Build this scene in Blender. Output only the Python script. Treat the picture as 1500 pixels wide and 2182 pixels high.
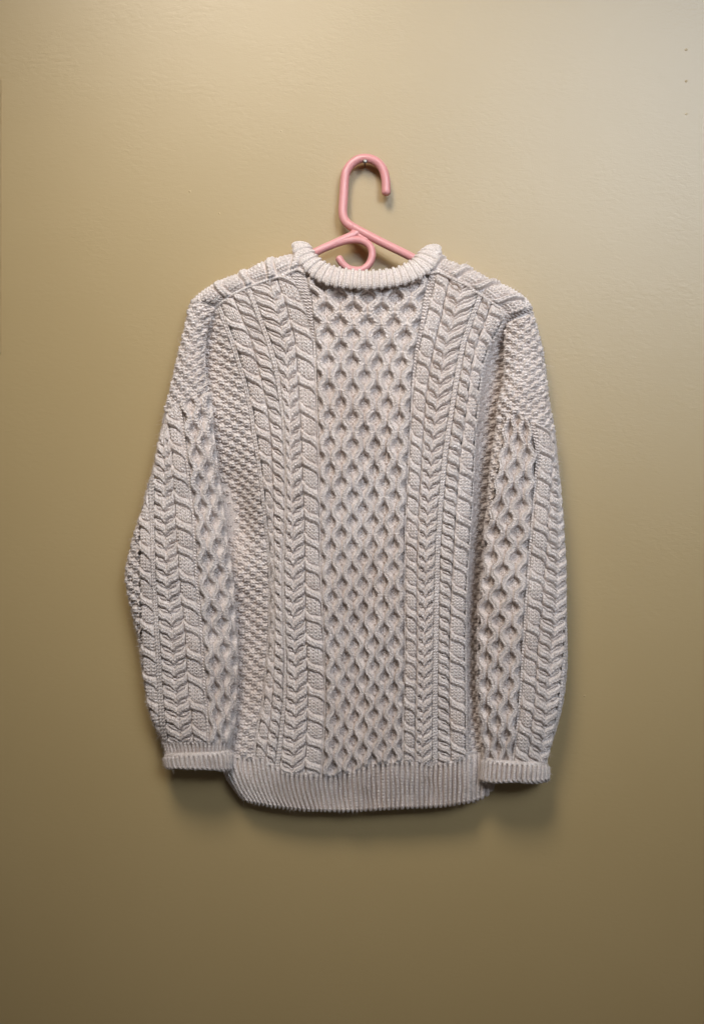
import bpy, bmesh, math, random
import numpy as np

rng = np.random.default_rng(7)
random.seed(7)
for o in list(bpy.data.objects):
    bpy.data.objects.remove(o)
scene = bpy.context.scene
COL = scene.collection

# ------------------------------------------------------------------ camera, light, exposure
S = 0.00088            # metres per photograph pixel on the wall plane
CAMD = 2500.0          # camera distance from the wall, same unit
CX, CY = 750.0, 1091.0

cam = bpy.data.cameras.new('camera')
camo = bpy.data.objects.new('camera', cam)
COL.objects.link(camo)
camo.location = (0, -CAMD * S, 0)
camo.rotation_euler = (math.radians(90), 0, 0)
cam.sensor_fit = 'VERTICAL'
cam.angle = 2 * math.atan((2182 / 2) / CAMD)
cam.clip_end = 100
scene.camera = camo

world = bpy.data.worlds.new('World')
scene.world = world
world.use_nodes = True
world.node_tree.nodes['Background'].inputs['Color'].default_value = (1.0, 0.93, 0.84, 1)
world.node_tree.nodes['Background'].inputs['Strength'].default_value = 0.05


def area(name, loc, target, size, power, col, sy=None):
    l = bpy.data.lights.new(name, 'AREA')
    l.shape = 'RECTANGLE'
    l.size = size
    l.size_y = sy or size
    l.energy = power
    l.color = col
    o = bpy.data.objects.new(name, l)
    COL.objects.link(o)
    o.location = loc
    d = np.array(target, float) - np.array(loc, float)
    from mathutils import Vector
    o.rotation_euler = Vector(d).to_track_quat('-Z', 'Y').to_euler()
    return o




def spot(name, loc, target, ang, radius, power, col):
    from mathutils import Vector
    l = bpy.data.lights.new(name, 'SPOT')
    l.spot_size = math.radians(ang)
    l.spot_blend = 1.0
    l.shadow_soft_size = radius
    l.energy = power
    l.color = col
    o = bpy.data.objects.new(name, l)
    COL.objects.link(o)
    o.location = loc
    o.rotation_euler = Vector([b - a for a, b in zip(loc, target)]).to_track_quat('-Z', 'Y').to_euler()
    return o


spot('lamp_upper', (-0.50, -1.95, 2.25), (-0.02, 0, 0.26), 56, 0.52, 250, (1.0, 0.93, 0.84))
win = area('window_light', (1.85, -4.2, 2.2), (0.50, 0, 0.58), 2.4, 11.5, (0.74, 0.85, 1.0), 1.9)
win.data.spread = math.radians(39)

scene.view_settings.view_transform = 'Standard'
scene.view_settings.look = 'None'
scene.view_settings.exposure = 0
scene.view_settings.gamma = 1
scene.render.engine = 'CYCLES'


# ------------------------------------------------------------------ helpers
def P(px, py, D):
    """point at photo position (px, py) standing D pixels off the wall (real distance D*S)"""
    k = 1.0 - D / CAMD
    return np.stack([(px - CX) * k * S, -D * S + 0 * px, (CY - py) * k * S], axis=-1)


def tab(pts, sm=13):
    a = np.array(pts, float)
    g = np.arange(a[0, 0] - 40, a[-1, 0] + 41, 1.0)
    # straight on past the ends while smoothing, so that the ends stay put
    v = np.interp(g, a[:, 0], a[:, 1])
    v = np.where(g < a[0, 0], a[0, 1] + (g - a[0, 0]) * (a[1, 1] - a[0, 1]) / (a[1, 0] - a[0, 0]), v)
    v = np.where(g > a[-1, 0], a[-1, 1] + (g - a[-1, 0]) * (a[-1, 1] - a[-2, 1]) / (a[-1, 0] - a[-2, 0]), v)
    k = np.ones(sm) / sm
    for _ in range(2):
        v = np.convolve(np.pad(v, sm // 2, 'edge'), k, 'valid')
    v = np.where(g < a[0, 0], np.interp(a[0, 0], g, v), np.where(g > a[-1, 0], np.interp(a[-1, 0], g, v), v))
    return lambda y: np.interp(y, g, v)


def sstep(t):
    t = np.clip(t, 0, 1)
    return t * t * (3 - 2 * t)


_ph = [(rng.uniform(0, 6.28), rng.uniform(0, 6.28), rng.uniform(0, 6.28)) for _ in range(40)]


def wob(x, y, scale, seed=0):
    """smooth wobble about -1..1"""
    r = 0
    for i in range(5):
        a, b, c = _ph[(seed * 5 + i) % 40]
        f = 6.283 / (scale * (0.7 + 0.25 * i))
        r = r + np.sin(f * (x * math.cos(a) + y * math.sin(a)) + b + 1.3 * np.sin(f * 0.6 * (x * math.sin(c) - y * math.cos(c)) + c))
    return r / 2.6


def mesh_from(name, verts, faces, mat, parent=None, smooth=True):
    me = bpy.data.meshes.new(name)
    v = np.asarray(verts, np.float32).reshape(-1, 3)
    f = np.asarray(faces, np.int32).reshape(-1, 4)
    me.vertices.add(len(v))
    me.vertices.foreach_set('co', v.ravel())
    me.loops.add(f.size)
    me.loops.foreach_set('vertex_index', f.ravel())
    me.polygons.add(len(f))
    me.polygons.foreach_set('loop_start', np.arange(0, f.size, 4, dtype=np.int32))
    me.polygons.foreach_set('loop_total', np.full(len(f), 4, np.int32))
    if smooth:
        me.polygons.foreach_set('use_smooth', np.ones(len(f), bool))
    me.update(calc_edges=True)
    me.validate()
    me.materials.append(mat)
    o = bpy.data.objects.new(name, me)
    COL.objects.link(o)
    if parent is not None:
        o.parent = parent
    return o


def grid_faces(nr, nc, wrap=False, off=0):
    i = np.arange(nr * nc).reshape(nr, nc) + off
    if wrap:
        i = np.concatenate([i, i[:, :1]], axis=1)
    return np.stack([i[:-1, :-1], i[1:, :-1], i[1:, 1:], i[:-1, 1:]], axis=-1).reshape(-1, 4)


FUZZ = []


def keep_fuzz(V, N, share=0.085):
    k = rng.random(V.shape[:2]) < share
    k &= (N[..., 1] < 0.35)
    FUZZ.append((V[k], N[k]))


def grid_obj(name, B, h, mat, parent):
    """base grid B (r,c,3) in metres displaced along its normal by h pixels"""
    du = np.gradient(B, axis=1)
    dv = np.gradient(B, axis=0)
    N = np.cross(dv, du)
    L = np.linalg.norm(N, axis=-1, keepdims=True)
    N = N / np.maximum(L, 1e-12)
    # faces towards the viewer (-Y) on the whole
    if np.mean(N[..., 1]) > 0:
        N = -N
        V = B + N * (h * S)[..., None]
        keep_fuzz(V, N)
        return mesh_from(name, V, grid_faces(*h.shape)[:, ::-1], mat, parent)
    V = B + N * (h * S)[..., None]
    keep_fuzz(V, N)
    return mesh_from(name, V, grid_faces(*h.shape), mat, parent)


def tube(name, path, rad, mat, parent, seg=20, caps=True, flat=1.0):
    """swept tube through photo points (px,py,D) with radius in px, rounded ends"""
    p = np.array(path, float)
    # Catmull-Rom resample
    q = [p[0]]
    pe = np.vstack([2 * p[0] - p[1], p, 2 * p[-1] - p[-2]])
    for i in range(len(p) - 1):
        a, b, c, d = pe[i:i + 4]
        for t in np.linspace(0, 1, 9)[1:]:
            q.append(0.5 * (2 * b + (c - a) * t + (2 * a - 5 * b + 4 * c - d) * t * t + (3 * b - a - 3 * c + d) * t ** 3))
    q = np.array(q)
    W = P(q[:, 0], q[:, 1], q[:, 2])
    r = np.full(len(W), rad * S)
    T = np.gradient(W, axis=0)
    T /= np.linalg.norm(T, axis=1, keepdims=True)
    if caps:
        aa = np.linspace(0, math.pi / 2, 6)
        R = rad * S
        hd = [W[0] - T[0] * R * 0.75 * math.cos(a) for a in aa[:-1]]
        tl = [W[-1] + T[-1] * R * 0.75 * math.cos(a) for a in aa[:-1][::-1]]
        hr = [max(R * math.sin(a), R * 0.02) for a in aa[:-1]]
        W = np.vstack([hd, W, tl])
        r = np.concatenate([hr, r, hr[::-1]])
        T = np.vstack([[T[0]] * 5, T, [T[-1]] * 5])
    Y = np.array([0, -1.0, 0])
    A = Y[None] - T * (T @ Y)[:, None]
    A /= np.linalg.norm(A, axis=1, keepdims=True)
    Bn = np.cross(T, A)
    th = np.linspace(0, 2 * math.pi, seg, endpoint=False)
    V = W[:, None] + r[:, None, None] * (np.cos(th)[None, :, None] * A[:, None] * flat + np.sin(th)[None, :, None] * Bn[:, None])
    o = mesh_from(name, V, grid_faces(len(W), seg, wrap=True), mat, parent)
    return o


def thing(name, label, cat, loc=(0, 0, 0), group=None):
    o = bpy.data.objects.new(name, None)
    COL.objects.link(o)
    o.empty_display_size = 0.05
    o['label'] = label
    o['category'] = cat
    if group:
        o['group'] = group
    return o


# ------------------------------------------------------------------ materials
def new_mat(name):
    m = bpy.data.materials.new(name)
    m.use_nodes = True
    nt = m.node_tree
    return m, nt, nt.nodes['Principled BSDF'], nt.nodes, nt.links


def noise(nt, scale, detail=3, rough=0.55, vec=None, dist=0.0):
    n = nt.nodes.new('ShaderNodeTexNoise')
    n.inputs['Scale'].default_value = scale
    n.inputs['Detail'].default_value = detail
    n.inputs['Roughness'].default_value = rough
    n.inputs['Distortion'].default_value = dist
    if vec is not None:
        nt.links.new(vec, n.inputs['Vector'])
    return n


def ramp(nt, src, stops):
    r = nt.nodes.new('ShaderNodeValToRGB')
    el = r.color_ramp.elements
    while len(el) < len(stops):
        el.new(0.5)
    for e, (p, c) in zip(el, stops):
        e.position = p
        e.color = (*c, 1)
    nt.links.new(src, r.inputs['Fac'])
    return r


def yarn_material():
    m, nt, b, N, L = new_mat('cream_yarn')
    tc = N.new('ShaderNodeTexCoord')
    n1 = noise(nt, 7, 3, 0.55, tc.outputs['Object'])
    r1 = ramp(nt, n1.outputs['Fac'], [(0.3, (0.82, 0.71, 0.645)), (0.62, (0.88, 0.79, 0.74))])
    n2 = noise(nt, 420, 3, 0.75, tc.outputs['Object'])
    r2 = ramp(nt, n2.outputs['Fac'], [(0.36, (0.66, 0.64, 0.625)), (0.60, (1.0, 1.0, 1.0))])
    mx = N.new('ShaderNodeMix')
    mx.data_type = 'RGBA'
    mx.blend_type = 'MULTIPLY'
    mx.inputs[0].default_value = 1.0
    L.new(r1.outputs['Color'], mx.inputs[6])
    L.new(r2.outputs['Color'], mx.inputs[7])
    L.new(mx.outputs[2], b.inputs['Base Color'])
    b.inputs['Roughness'].default_value = 0.85
    b.inputs['Specular IOR Level'].default_value = 0.25
    b.inputs['Sheen Weight'].default_value = 0.15
    b.inputs['Sheen Roughness'].default_value = 0.5
    bp = N.new('ShaderNodeBump')
    bp.inputs['Strength'].default_value = 0.35
    bp.inputs['Distance'].default_value = 0.0012
    n3 = noise(nt, 900, 2, 0.6, tc.outputs['Object'])
    L.new(n3.outputs['Fac'], bp.inputs['Height'])
    L.new(bp.outputs['Normal'], b.inputs['Normal'])
    return m


def wall_material():
    m, nt, b, N, L = new_mat('wall_paint')
    tc = N.new('ShaderNodeTexCoord')
    n1 = noise(nt, 2.2, 3, 0.5, tc.outputs['Object'])
    r1 = ramp(nt, n1.outputs['Fac'], [(0.3, (0.458, 0.327, 0.146)), (0.7, (0.478, 0.344, 0.159))])
    L.new(r1.outputs['Color'], b.inputs['Base Color'])
    b.inputs['Roughness'].default_value = 0.40
    b.inputs['Specular IOR Level'].default_value = 0.8
    # roller ripple: short waves lying sideways, and a fine stipple
    mp = N.new('ShaderNodeMapping')
    mp.inputs['Scale'].default_value = (0.45, 1, 1)
    mp.inputs['Rotation'].default_value = (0, math.radians(12), 0)
    L.new(tc.outputs['Object'], mp.inputs['Vector'])
    n2 = noise(nt, 150, 2, 0.5, mp.outputs['Vector'], 0.6)
    n3 = noise(nt, 480, 2, 0.6, tc.outputs['Object'])
    n4 = noise(nt, 9, 2, 0.5, tc.outputs['Object'])
    r4 = ramp(nt, n4.outputs['Fac'], [(0.35, (0.25,) * 3), (0.65, (1,) * 3)])
    mu = N.new('ShaderNodeMath'); mu.operation = 'MULTIPLY'
    L.new(n2.outputs['Fac'], mu.inputs[0]); L.new(r4.outputs['Color'], mu.inputs[1])
    ad = N.new('ShaderNodeMath'); ad.operation = 'MULTIPLY_ADD'
    L.new(n3.outputs['Fac'], ad.inputs[0]); ad.inputs[1].default_value = 0.25
    L.new(mu.outputs[0], ad.inputs[2])
    bp = N.new('ShaderNodeBump')
    bp.inputs['Strength'].default_value = 0.14
    bp.inputs['Distance'].default_value = 0.0022
    L.new(ad.outputs[0], bp.inputs['Height'])
    L.new(bp.outputs['Normal'], b.inputs['Normal'])
    return m


def plastic_material():
    m, nt, b, N, L = new_mat('pink_plastic')
    tc = N.new('ShaderNodeTexCoord')
    n1 = noise(nt, 12, 2, 0.5, tc.outputs['Object'])
    r1 = ramp(nt, n1.outputs['Fac'], [(0.3, (0.75, 0.335, 0.325)), (0.7, (0.79, 0.365, 0.355))])
    L.new(r1.outputs['Color'], b.inputs['Base Color'])
    b.inputs['Roughness'].default_value = 0.33
    b.inputs['Subsurface Weight'].default_value = 0.12
    b.inputs['Subsurface Radius'].default_value = (0.004, 0.002, 0.002)
    return m


def metal_material():
    m, nt, b, N, L = new_mat('nail_steel')
    tc = N.new('ShaderNodeTexCoord')
    n1 = noise(nt, 300, 2, 0.5, tc.outputs['Object'])
    r1 = ramp(nt, n1.outputs['Fac'], [(0.3, (0.16, 0.14, 0.12)), (0.7, (0.4, 0.36, 0.32))])
    L.new(r1.outputs['Color'], b.inputs['Base Color'])
    b.inputs['Metallic'].default_value = 0.9
    b.inputs['Roughness'].default_value = 0.35
    return m


YARN = yarn_material()
WALL = wall_material()
PINK = plastic_material()
STEEL = metal_material()


# ------------------------------------------------------------------ the wall
def build_wall():
    bm = bmesh.new()
    w, h, t = 2.6, 2.6, 0.10
    bmesh.ops.create_cube(bm, size=1)
    for v in bm.verts:
        v.co.x *= w * 2
        v.co.y = v.co.y * t + t / 2
        v.co.z *= h * 2
    me = bpy.data.meshes.new('wall')
    bm.to_mesh(me)
    bm.free()
    me.materials.append(WALL)
    o = bpy.data.objects.new('wall', me)
    COL.objects.link(o)
    o['kind'] = 'structure'
    # dried specks of paint standing on the surface
    me2 = None
    for (x, y, r) in [(1461, 106, 2.5), (1461, 173, 2.5), (1461, 243, 2.5), (405, 408, 2.2), (468, 455, 1.9), (1245, 1483, 2.4), (600, 280, 1.6)]:
        if me2 is None:
            b2 = bmesh.new()
            bmesh.ops.create_uvsphere(b2, u_segments=10, v_segments=6, radius=1)
            me2 = bpy.data.meshes.new('paint_speck')
            b2.to_mesh(me2)
            b2.free()
            for p in me2.polygons:
                p.use_smooth = True
            me2.materials.append(WALL)
        s = bpy.data.objects.new('paint_speck', me2)
        COL.objects.link(s)
        s.parent = o
        s.location = P(np.float64(x), np.float64(y), 0.0)
        s.scale = (r * S * 1.2, r * S * 0.35, r * S)
    return o


build_wall()

# narrow painted trim at the very left edge of the frame
def build_trim():
    bm = bmesh.new()
    bmesh.ops.create_cube(bm, size=1)
    x0, x1 = (-60 - CX) * S, (3.5 - CX) * S
    z0, z1 = (CY - 752) * S, (CY - 168) * S
    d = 5 * S
    for v in bm.verts:
        v.co.x = x0 if v.co.x < 0 else x1
        v.co.y = -d if v.co.y < 0 else -0.0002
        v.co.z = z0 if v.co.z < 0 else z1
    bmesh.ops.bevel(bm, geom=[e for e in bm.edges], offset=0.0012, segments=2, affect='EDGES')
    me = bpy.data.meshes.new('trim_strip')
    bm.to_mesh(me)
    bm.free()
    me.materials.append(WALL)
    o = bpy.data.objects.new('trim_strip', me)
    COL.objects.link(o)
    o['label'] = 'narrow painted strip standing upright at the far left edge of the wall'
    o['category'] = 'trim'


build_trim()

# ------------------------------------------------------------------ nail
def build_nail():
    t = thing('nail', 'small steel nail in the wall inside the top of the pink hook', 'nail')
    x, y = 777.5, 354.0
    def disc(name, prof):
        seg = 16
        th = np.linspace(0, 2 * math.pi, seg, endpoint=False)
        V = []
        c = P(np.float64(x), np.float64(y), 0.0)
        for (d, r) in prof:
            V.append(np.stack([c[0] + r * S * np.cos(th), np.full(seg, -d * S), c[2] + r * S * np.sin(th)], -1))
        return mesh_from(name, np.array(V), grid_faces(len(prof), seg, wrap=True), STEEL, t)
    disc('shank', [(-3, 2.0), (33, 2.0)])
    disc('head', [(32.5, 0.05), (32.5, 4.2), (33.2, 4.9), (34.6, 4.9), (35.6, 4.0), (36.0, 2.2), (36.1, 0.05)])


build_nail()

# ------------------------------------------------------------------ hanger
def build_hanger():
    t = thing('clothes_hanger', 'pink plastic tubular clothes hanger hooked over the nail inside the sweater', 'hanger')
    hook = [(822.5, 410, 26), (822.5, 398, 25), (821.5, 382, 24), (817, 364, 23), (808, 350, 22), (795, 341, 21.5), (779, 337.5, 21), (763, 340, 21), (750, 348.5, 21),
            (741, 359.5, 21), (736, 372, 22), (734, 390, 23), (732, 423, 26), (730.5, 450, 29), (732.5, 464, 31), (739, 475, 33), (751, 484, 35)]
    tube('hook', hook, 9.5, PINK, t)
    arm_r = [(746, 480.5, 34), (771, 494, 38), (815, 517, 45), (877, 548, 52), (960, 594, 46), (1030, 634, 36), (1058, 652, 34)]
    tube('shoulder_arm', arm_r, 8.8, PINK, t)
    arm_l = [(764, 495.5, 36), (750, 502, 38), (712, 519, 43), (674, 536.5, 48), (600, 574, 46), (510, 622, 36), (478, 642, 34)]
    tube('shoulder_arm', arm_l, 8.6, PINK, t)
    loop = [(722.5, 551, 46), (730, 562, 46), (742, 572, 45), (757, 576, 45), (773, 574, 44), (786, 563, 43), (792.5, 548, 42), (792, 533, 41),
            (785, 521, 40), (772, 513.5, 39), (755, 511, 39.5), (737, 513, 41), (715, 519.5, 43), (700, 525.5, 45)]
    tube('strap_loop', loop, 7.8, PINK, t)
    # moulded web where hook, arms and loop meet
    tube('web', [(753, 492, 35), (762, 500, 36.5), (772, 508, 38), (781, 512, 39)], 7.0, PINK, t)
    bar = [(478, 642, 34), (486, 668, 36), (560, 690, 46), (775, 694, 48), (980, 692, 46), (1050, 676, 36), (1058, 652, 34)]
    tube('trouser_bar', bar, 7.5, PINK, t, caps=False)


build_hanger()

# ------------------------------------------------------------------ knit patterns: height in px above the purl ground
ROWH = 7.2
STW = 8.6


def stitch(sx, sy):
    """knit V relief 0 (valley) .. 1 (top of a leg)"""
    fx = sx - np.floor(sx) - 0.5
    a = np.abs(fx) * 2
    ph = sy - 0.62 * (1 - a)
    leg = np.sin(np.pi * np.clip(a, 0, 1)) ** 0.8
    c = 0.5 + 0.5 * np.cos(2 * np.pi * ph)
    pit = np.exp(-(a / 0.42) ** 2) * (0.5 - 0.5 * np.cos(2 * np.pi * (sy - 0.62))) ** 3
    return leg * (0.52 + 0.48 * c) - 0.75 * pit


def ply(q, t):
    """knit strand seen from above: q across -1..1, t along in stitches; V-shaped dashes, shallow middle line"""
    a = np.abs(q)
    leg = 0.62 + 0.38 * np.sin(np.pi * np.clip(a * 0.9 + 0.08, 0, 1))
    c = 0.5 + 0.5 * np.cos(2 * np.pi * (t + 0.75 * a))
    mid = 1 - 0.45 * np.exp(-(a / 0.22) ** 2)
    return leg * mid * (0.35 + 0.65 * c ** 0.7)


def prof(d, r, p=2.3, e=0.55):
    return (1 - np.clip(np.abs(d) / r, 0, 1) ** p) ** e


def purl(x, v):
    return 1.6 + 2.4 * np.cos(2 * np.pi * (v / 6.4 + 0.2 * np.sin(2 * np.pi * x / 8.4))) + 0.5 * np.cos(2 * np.pi * x / 4.2)


def pat_rope(x, v, W, n, p, phase=0.0, sgn=1, H=8.0):
    """x across (-W/2..W/2): plump knit ovals with a strap crossing between them once per n"""
    m = n - phase
    m = (m - np.round(m)) * p
    t = np.clip(2 * x / W, -1, 1) * sgn
    Ls = 12.0
    vc = Ls * (0.62 * t + 0.38 * t ** 3)
    tan = Ls * (0.62 + 1.14 * t * t) * 2 / np.maximum(W, 6)
    cs = 1 / np.sqrt(1 + tan ** 2)
    d = (m - vc) * cs
    # plump ovals of upright stitches
    away = np.abs(m - vc * 0.6) / (p / 2)
    hwid = W * 0.5 * (0.74 + 0.26 * np.sin(np.pi * np.clip(away, 0, 1) * 0.5))
    body = H * prof(x, hwid, 2.3, 0.5) * (0.70 + 0.36 * np.sin(np.pi * np.clip(away, 0, 1) * 0.5))
    ncol = 4.0
    st = stitch(x / (W * 0.96 / ncol), v / ROWH)
    h = body - 4.6 * (1 - st) * np.minimum(1, body / 3)
    # the fabric dives under the strap
    wb = np.clip(0.5 - 0.5 * t, 0, 1)
    h = h - np.minimum(h, 8.5 * np.exp(-((d - 8.6) / 1.8) ** 2) * (0.25 + 0.75 * wb))
    h = h - np.minimum(h, 7.5 * np.exp(-((d + 8.6) / 1.8) ** 2) * (0.1 + 0.9 * (1 - wb)))
    r = 7.8
    sb = (H + 2.6 - 2.2 * t * t) * prof(d, r, 2.1, 0.5)
    sl = t * W * 0.5 / np.maximum(cs, 0.3)
    ss = ply(d / r, sl / 8.0)
    sh = sb - 3.4 * (1 - ss) * np.minimum(1, sb / 3)
    return np.where(sb > h, np.maximum(sh, h), h)


def pat_honey(x, v, W, n, p, cells=4, phase=0.0, H=11.5):
    """x from 0..W"""
    c = W / cells
    r = np.minimum(8.5, c * 0.171)
    a = c / 4 - 0.86 * r
    nn = n - phase
    s = np.cos(2 * np.pi * nn)
    ds = -2 * np.pi * np.sin(2 * np.pi * nn) / p
    k = 0.85
    wave = np.tanh(k * s) / math.tanh(k)
    dw = k * (1 - np.tanh(k * s) ** 2) * ds / math.tanh(k)
    ground = -6.0 + 3.4 * stitch(x / (c / 6.0), v / ROWH)
    # bowl and the little dark hole at the bottom of each cell
    h = ground
    for kk in range(cells + 1):
        for par in (0, 1):
            xc = (kk + (0.5 if par == 0 else 0.0)) * c
            m = nn - 0.5 * par - 0.26
            m = (m - np.round(m)) * p
            h = h - 8.0 * np.exp(-((x - xc) / 3.0) ** 2 - (m / 2.6) ** 2)
    for i in range(2 * cells):
        sg = 1 if i % 2 == 0 else -1
        xc = (i + 0.5) * c / 2 - sg * a * wave
        slope = -sg * a * dw
        cs = 1 / np.sqrt(1 + slope ** 2)
        d = (x - xc) * cs
        rr = r * (0.94 + 0.12 * (1 - np.abs(wave)))
        body = H * prof(d, rr, 2.2, 0.5)
        sv = v + (x - xc) * slope * cs
        st = ply(d / rr, sv * np.sqrt(1 + slope ** 2) / 8.0)
        hh = body - 4.4 * (1 - st) * np.minimum(1, body / 3)
        h = np.maximum(h, np.where(body > 0.05, hh, -9))
    return h - 1.0


def arm_strands(t, hw, v, n, p, phase, rise=0.42, H=8.5, r=7.2):
    """diagonal strands: t 0 (outer) .. 1 (inner end, lower)"""
    b = 0.55
    f = t + b * np.sin(2 * np.pi * t) / (2 * np.pi)
    df = 1 + b * np.cos(2 * np.pi * t)
    psi = (n - phase + rise * (1 - f)) / 0.5
    g = psi - np.round(psi)
    tan = rise * p * df / np.maximum(hw, 4)
    cs = 1 / np.sqrt(1 + tan ** 2)
    d = g * 0.5 * p * cs
    rr = r * (0.72 + 0.34 * np.sin(np.pi * np.clip(t * 0.85 + 0.12, 0, 1)))
    body = H * prof(d, rr, 2.0, 0.5) * (0.62 + 0.38 * np.sin(np.pi * np.clip(t * 0.8 + 0.15, 0, 1)))
    sl = t * hw / np.maximum(cs * 0 + 0.62, 0.3)
    st = ply(d / rr, sl / 8.0 + np.round(psi) * 0.37)
    hh = body - 3.6 * (1 - st) * np.minimum(1, body / 3)
    groove = 9.0 * np.exp(-((d - rr - 0.8) / 1.5) ** 2) + 5.0 * np.exp(-((d + rr + 0.8) / 1.4) ** 2)
    return hh, body, groove


def pat_chevron(x, v, W, n, p, uc, phase=0.0):
    xc = uc * W
    left = x < xc
    t = np.where(left, x / np.maximum(xc, 1e-3), (W - x) / np.maximum(W - xc, 1e-3))
    hw = np.where(left, xc, W - xc)
    hh, body, groove = arm_strands(np.clip(t, 0, 1), hw, v, n, p, phase)
    gr = 2.6 + 3.2 * stitch((x - xc) / 8.0, v / ROWH)
    h = np.maximum(gr - groove, np.where(body > 0.05, hh, -9))
    return h - 1.2 * np.exp(-((x - xc) / 1.6) ** 2)


def pat_diag(x, v, W, n, p, phase=0.0):
    t = np.clip(x / W, 0, 1)
    hh, body, groove = arm_strands(t, W, v, n, p, phase, rise=0.44, H=8.5, r=7.4)
    gr = 2.6 + 3.2 * stitch(x / 8.0, v / ROWH)
    h = np.maximum(gr - groove, np.where(body > 0.05, hh, -9))
    return h * (0.35 + 0.65 * prof(x - W / 2, W * 0.52, 5, 0.5))


def pat_ridge(x, v, W):
    m = W / 2
    r = m * 0.5
    d = x - m - np.where(x < m, -r, r)
    body = 4.6 * prof(d, r * 1.08, 2.2, 0.5)
    ph = v / 7.0 + 0.35 * d / np.maximum(r, 1)
    return body * (0.68 + 0.32 * np.cos(2 * np.pi * ph))


def pat_moss(x, v):
    x = x + 1.6 * wob(x, v, 46, 2)
    v = v + 1.6 * wob(v, x, 52, 6) + 0.16 * x
    bw, bh = 14.0, 12.5
    i = np.floor(x / bw)
    j = np.floor(v / bh)
    fx = x / bw - i
    fv = v / bh - j
    par = (i + j) % 2
    rnd = np.sin(i * 12.9898 + j * 78.233) * 43758.5453
    rnd = rnd - np.floor(rnd)
    pil = np.clip(np.sin(np.pi * fx), 0, 1) ** 0.5 * np.clip(np.sin(np.pi * fv), 0, 1) ** 0.35
    a = np.abs(np.abs(2 * fx - 1) - 0.5) * 2
    legs = np.sqrt(np.clip(1 - a ** 2, 0, 1))
    slit = 1 - 0.35 * (0.5 + 0.5 * np.cos(2 * np.pi * (fv * 2 - 0.6 * np.abs(2 * fx - 1))))
    up = (7.4 + 2.2 * rnd) * pil * (0.35 + 0.65 * legs) * slit
    lo = 0.7 + 1.9 * np.cos(2 * np.pi * (fv * 2 + 0.16 * np.sin(2 * np.pi * fx * 2))) - 1.6 * (1 - np.clip(np.sin(np.pi * fv), 0, 1) ** 0.4)
    return np.where(par > 0.5, up + 0.4, lo)


def pat_rib(x, v, pitch, H=5.0, duty=0.62, dep=1.5):
    f = x / pitch
    f = (f - np.round(f)) * pitch
    r = pitch * duty * 0.5 * 1.25
    body = H * prof(f, r, 2.2, 0.55)
    st = stitch(f / (2 * r) + 0.5, v / 6.4)
    gr = np.exp(-((np.abs(f) - pitch * 0.5) / 1.5) ** 2)
    return body - dep * (1 - st) * np.minimum(1, body / 2) - 5.5 * gr + 0.5 * np.cos(2 * np.pi * v / 6.4) * (body < 0.5)


# ------------------------------------------------------------------ body base surface
NY = [580, 650, 750, 900, 1050, 1130, 1210, 1300, 1450, 1640, 1725]
NX = [
    [430, 452, 480, 530, 640, 775, 920, 985, 1082, 1094, 1105, 1125],
    [425, 450, 478, 545, 645, 775, 915, 1000, 1084, 1094, 1105, 1125],
    [415, 447, 500, 575, 655, 775, 892, 980, 1036, 1048, 1062, 1100],
    [425, 462, 536, 603, 655, 775, 876, 958, 1014, 1024, 1036, 1085],
    [440, 502, 552, 606, 660, 775, 868, 940, 1006, 1014, 1026, 1062],
    [450, 514, 560, 606, 662, 775, 865, 934, 1002, 1010, 1022, 1056],
    [460, 500, 570, 602, 662, 775, 863, 930, 996, 1004, 1016, 1052],
    [465, 512, 572, 602, 666, 775, 863, 928, 992, 1001, 1014, 1048],
    [470, 514, 562, 606, 672, 775, 863, 926, 991, 1000, 1013, 1046],
    [468, 500, 540, 592, 668, 775, 859, 926, 993, 1005, 1022, 1060],
    [468, 500, 540, 592, 668, 775, 859, 926, 993, 1005, 1022, 1060]]
ND = [
    [44, 52, 58, 64, 76, 84, 80, 72, 60, 52, 46, 40],
    [34, 44, 60, 70, 78, 82, 82, 76, 62, 52, 44, 36],
    [12, 24, 60, 74, 79, 80, 86, 84, 68, 44, 26, 20],
    [8, 32, 60, 77, 82, 80, 88, 88, 74, 42, 24, 16],
    [4, 12, 60, 77, 82, 80, 88, 88, 76, 38, 14, 6],
    [4, 10, 56, 77, 82, 80, 88, 88, 76, 38, 14, 6],
    [10, 28, 54, 74, 82, 80, 88, 88, 76, 40, 14, 6],
    [8, 20, 50, 70, 82, 79, 87, 87, 75, 40, 14, 6],
    [10, 22, 50, 66, 78, 77, 84, 84, 73, 42, 18, 8],
    [38, 52, 60, 68, 74, 74, 77, 77, 72, 60, 44, 30],
    [32, 42, 49, 55, 60, 61, 62, 62, 58, 50, 42, 32]]
NX = np.array(NX, float)
ND = np.array(ND, float)


def cubic_rows(y, T):
    """smooth interpolation of knot tables in y"""
    Y = np.array(NY, float)
    m = np.zeros_like(T)
    m[1:-1] = (T[2:] - T[:-2]) / (Y[2:] - Y[:-2])[:, None]
    i = np.clip(np.searchsorted(Y, y) - 1, 0, len(Y) - 2)
    hY = (Y[i + 1] - Y[i])
    t = np.clip((y - Y[i]) / hY, 0, 1)[..., None]
    hY = hY[..., None]
    return ((2 * t ** 3 - 3 * t ** 2 + 1) * T[i] + (t ** 3 - 2 * t ** 2 + t) * hY * m[i]
            + (-2 * t ** 3 + 3 * t ** 2) * T[i + 1] + (t ** 3 - t ** 2) * hY * m[i + 1])


_yy = np.arange(560, 1760, 2.0)
_XT = cubic_rows(_yy, NX)
_DT = cubic_rows(_yy, ND)


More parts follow.
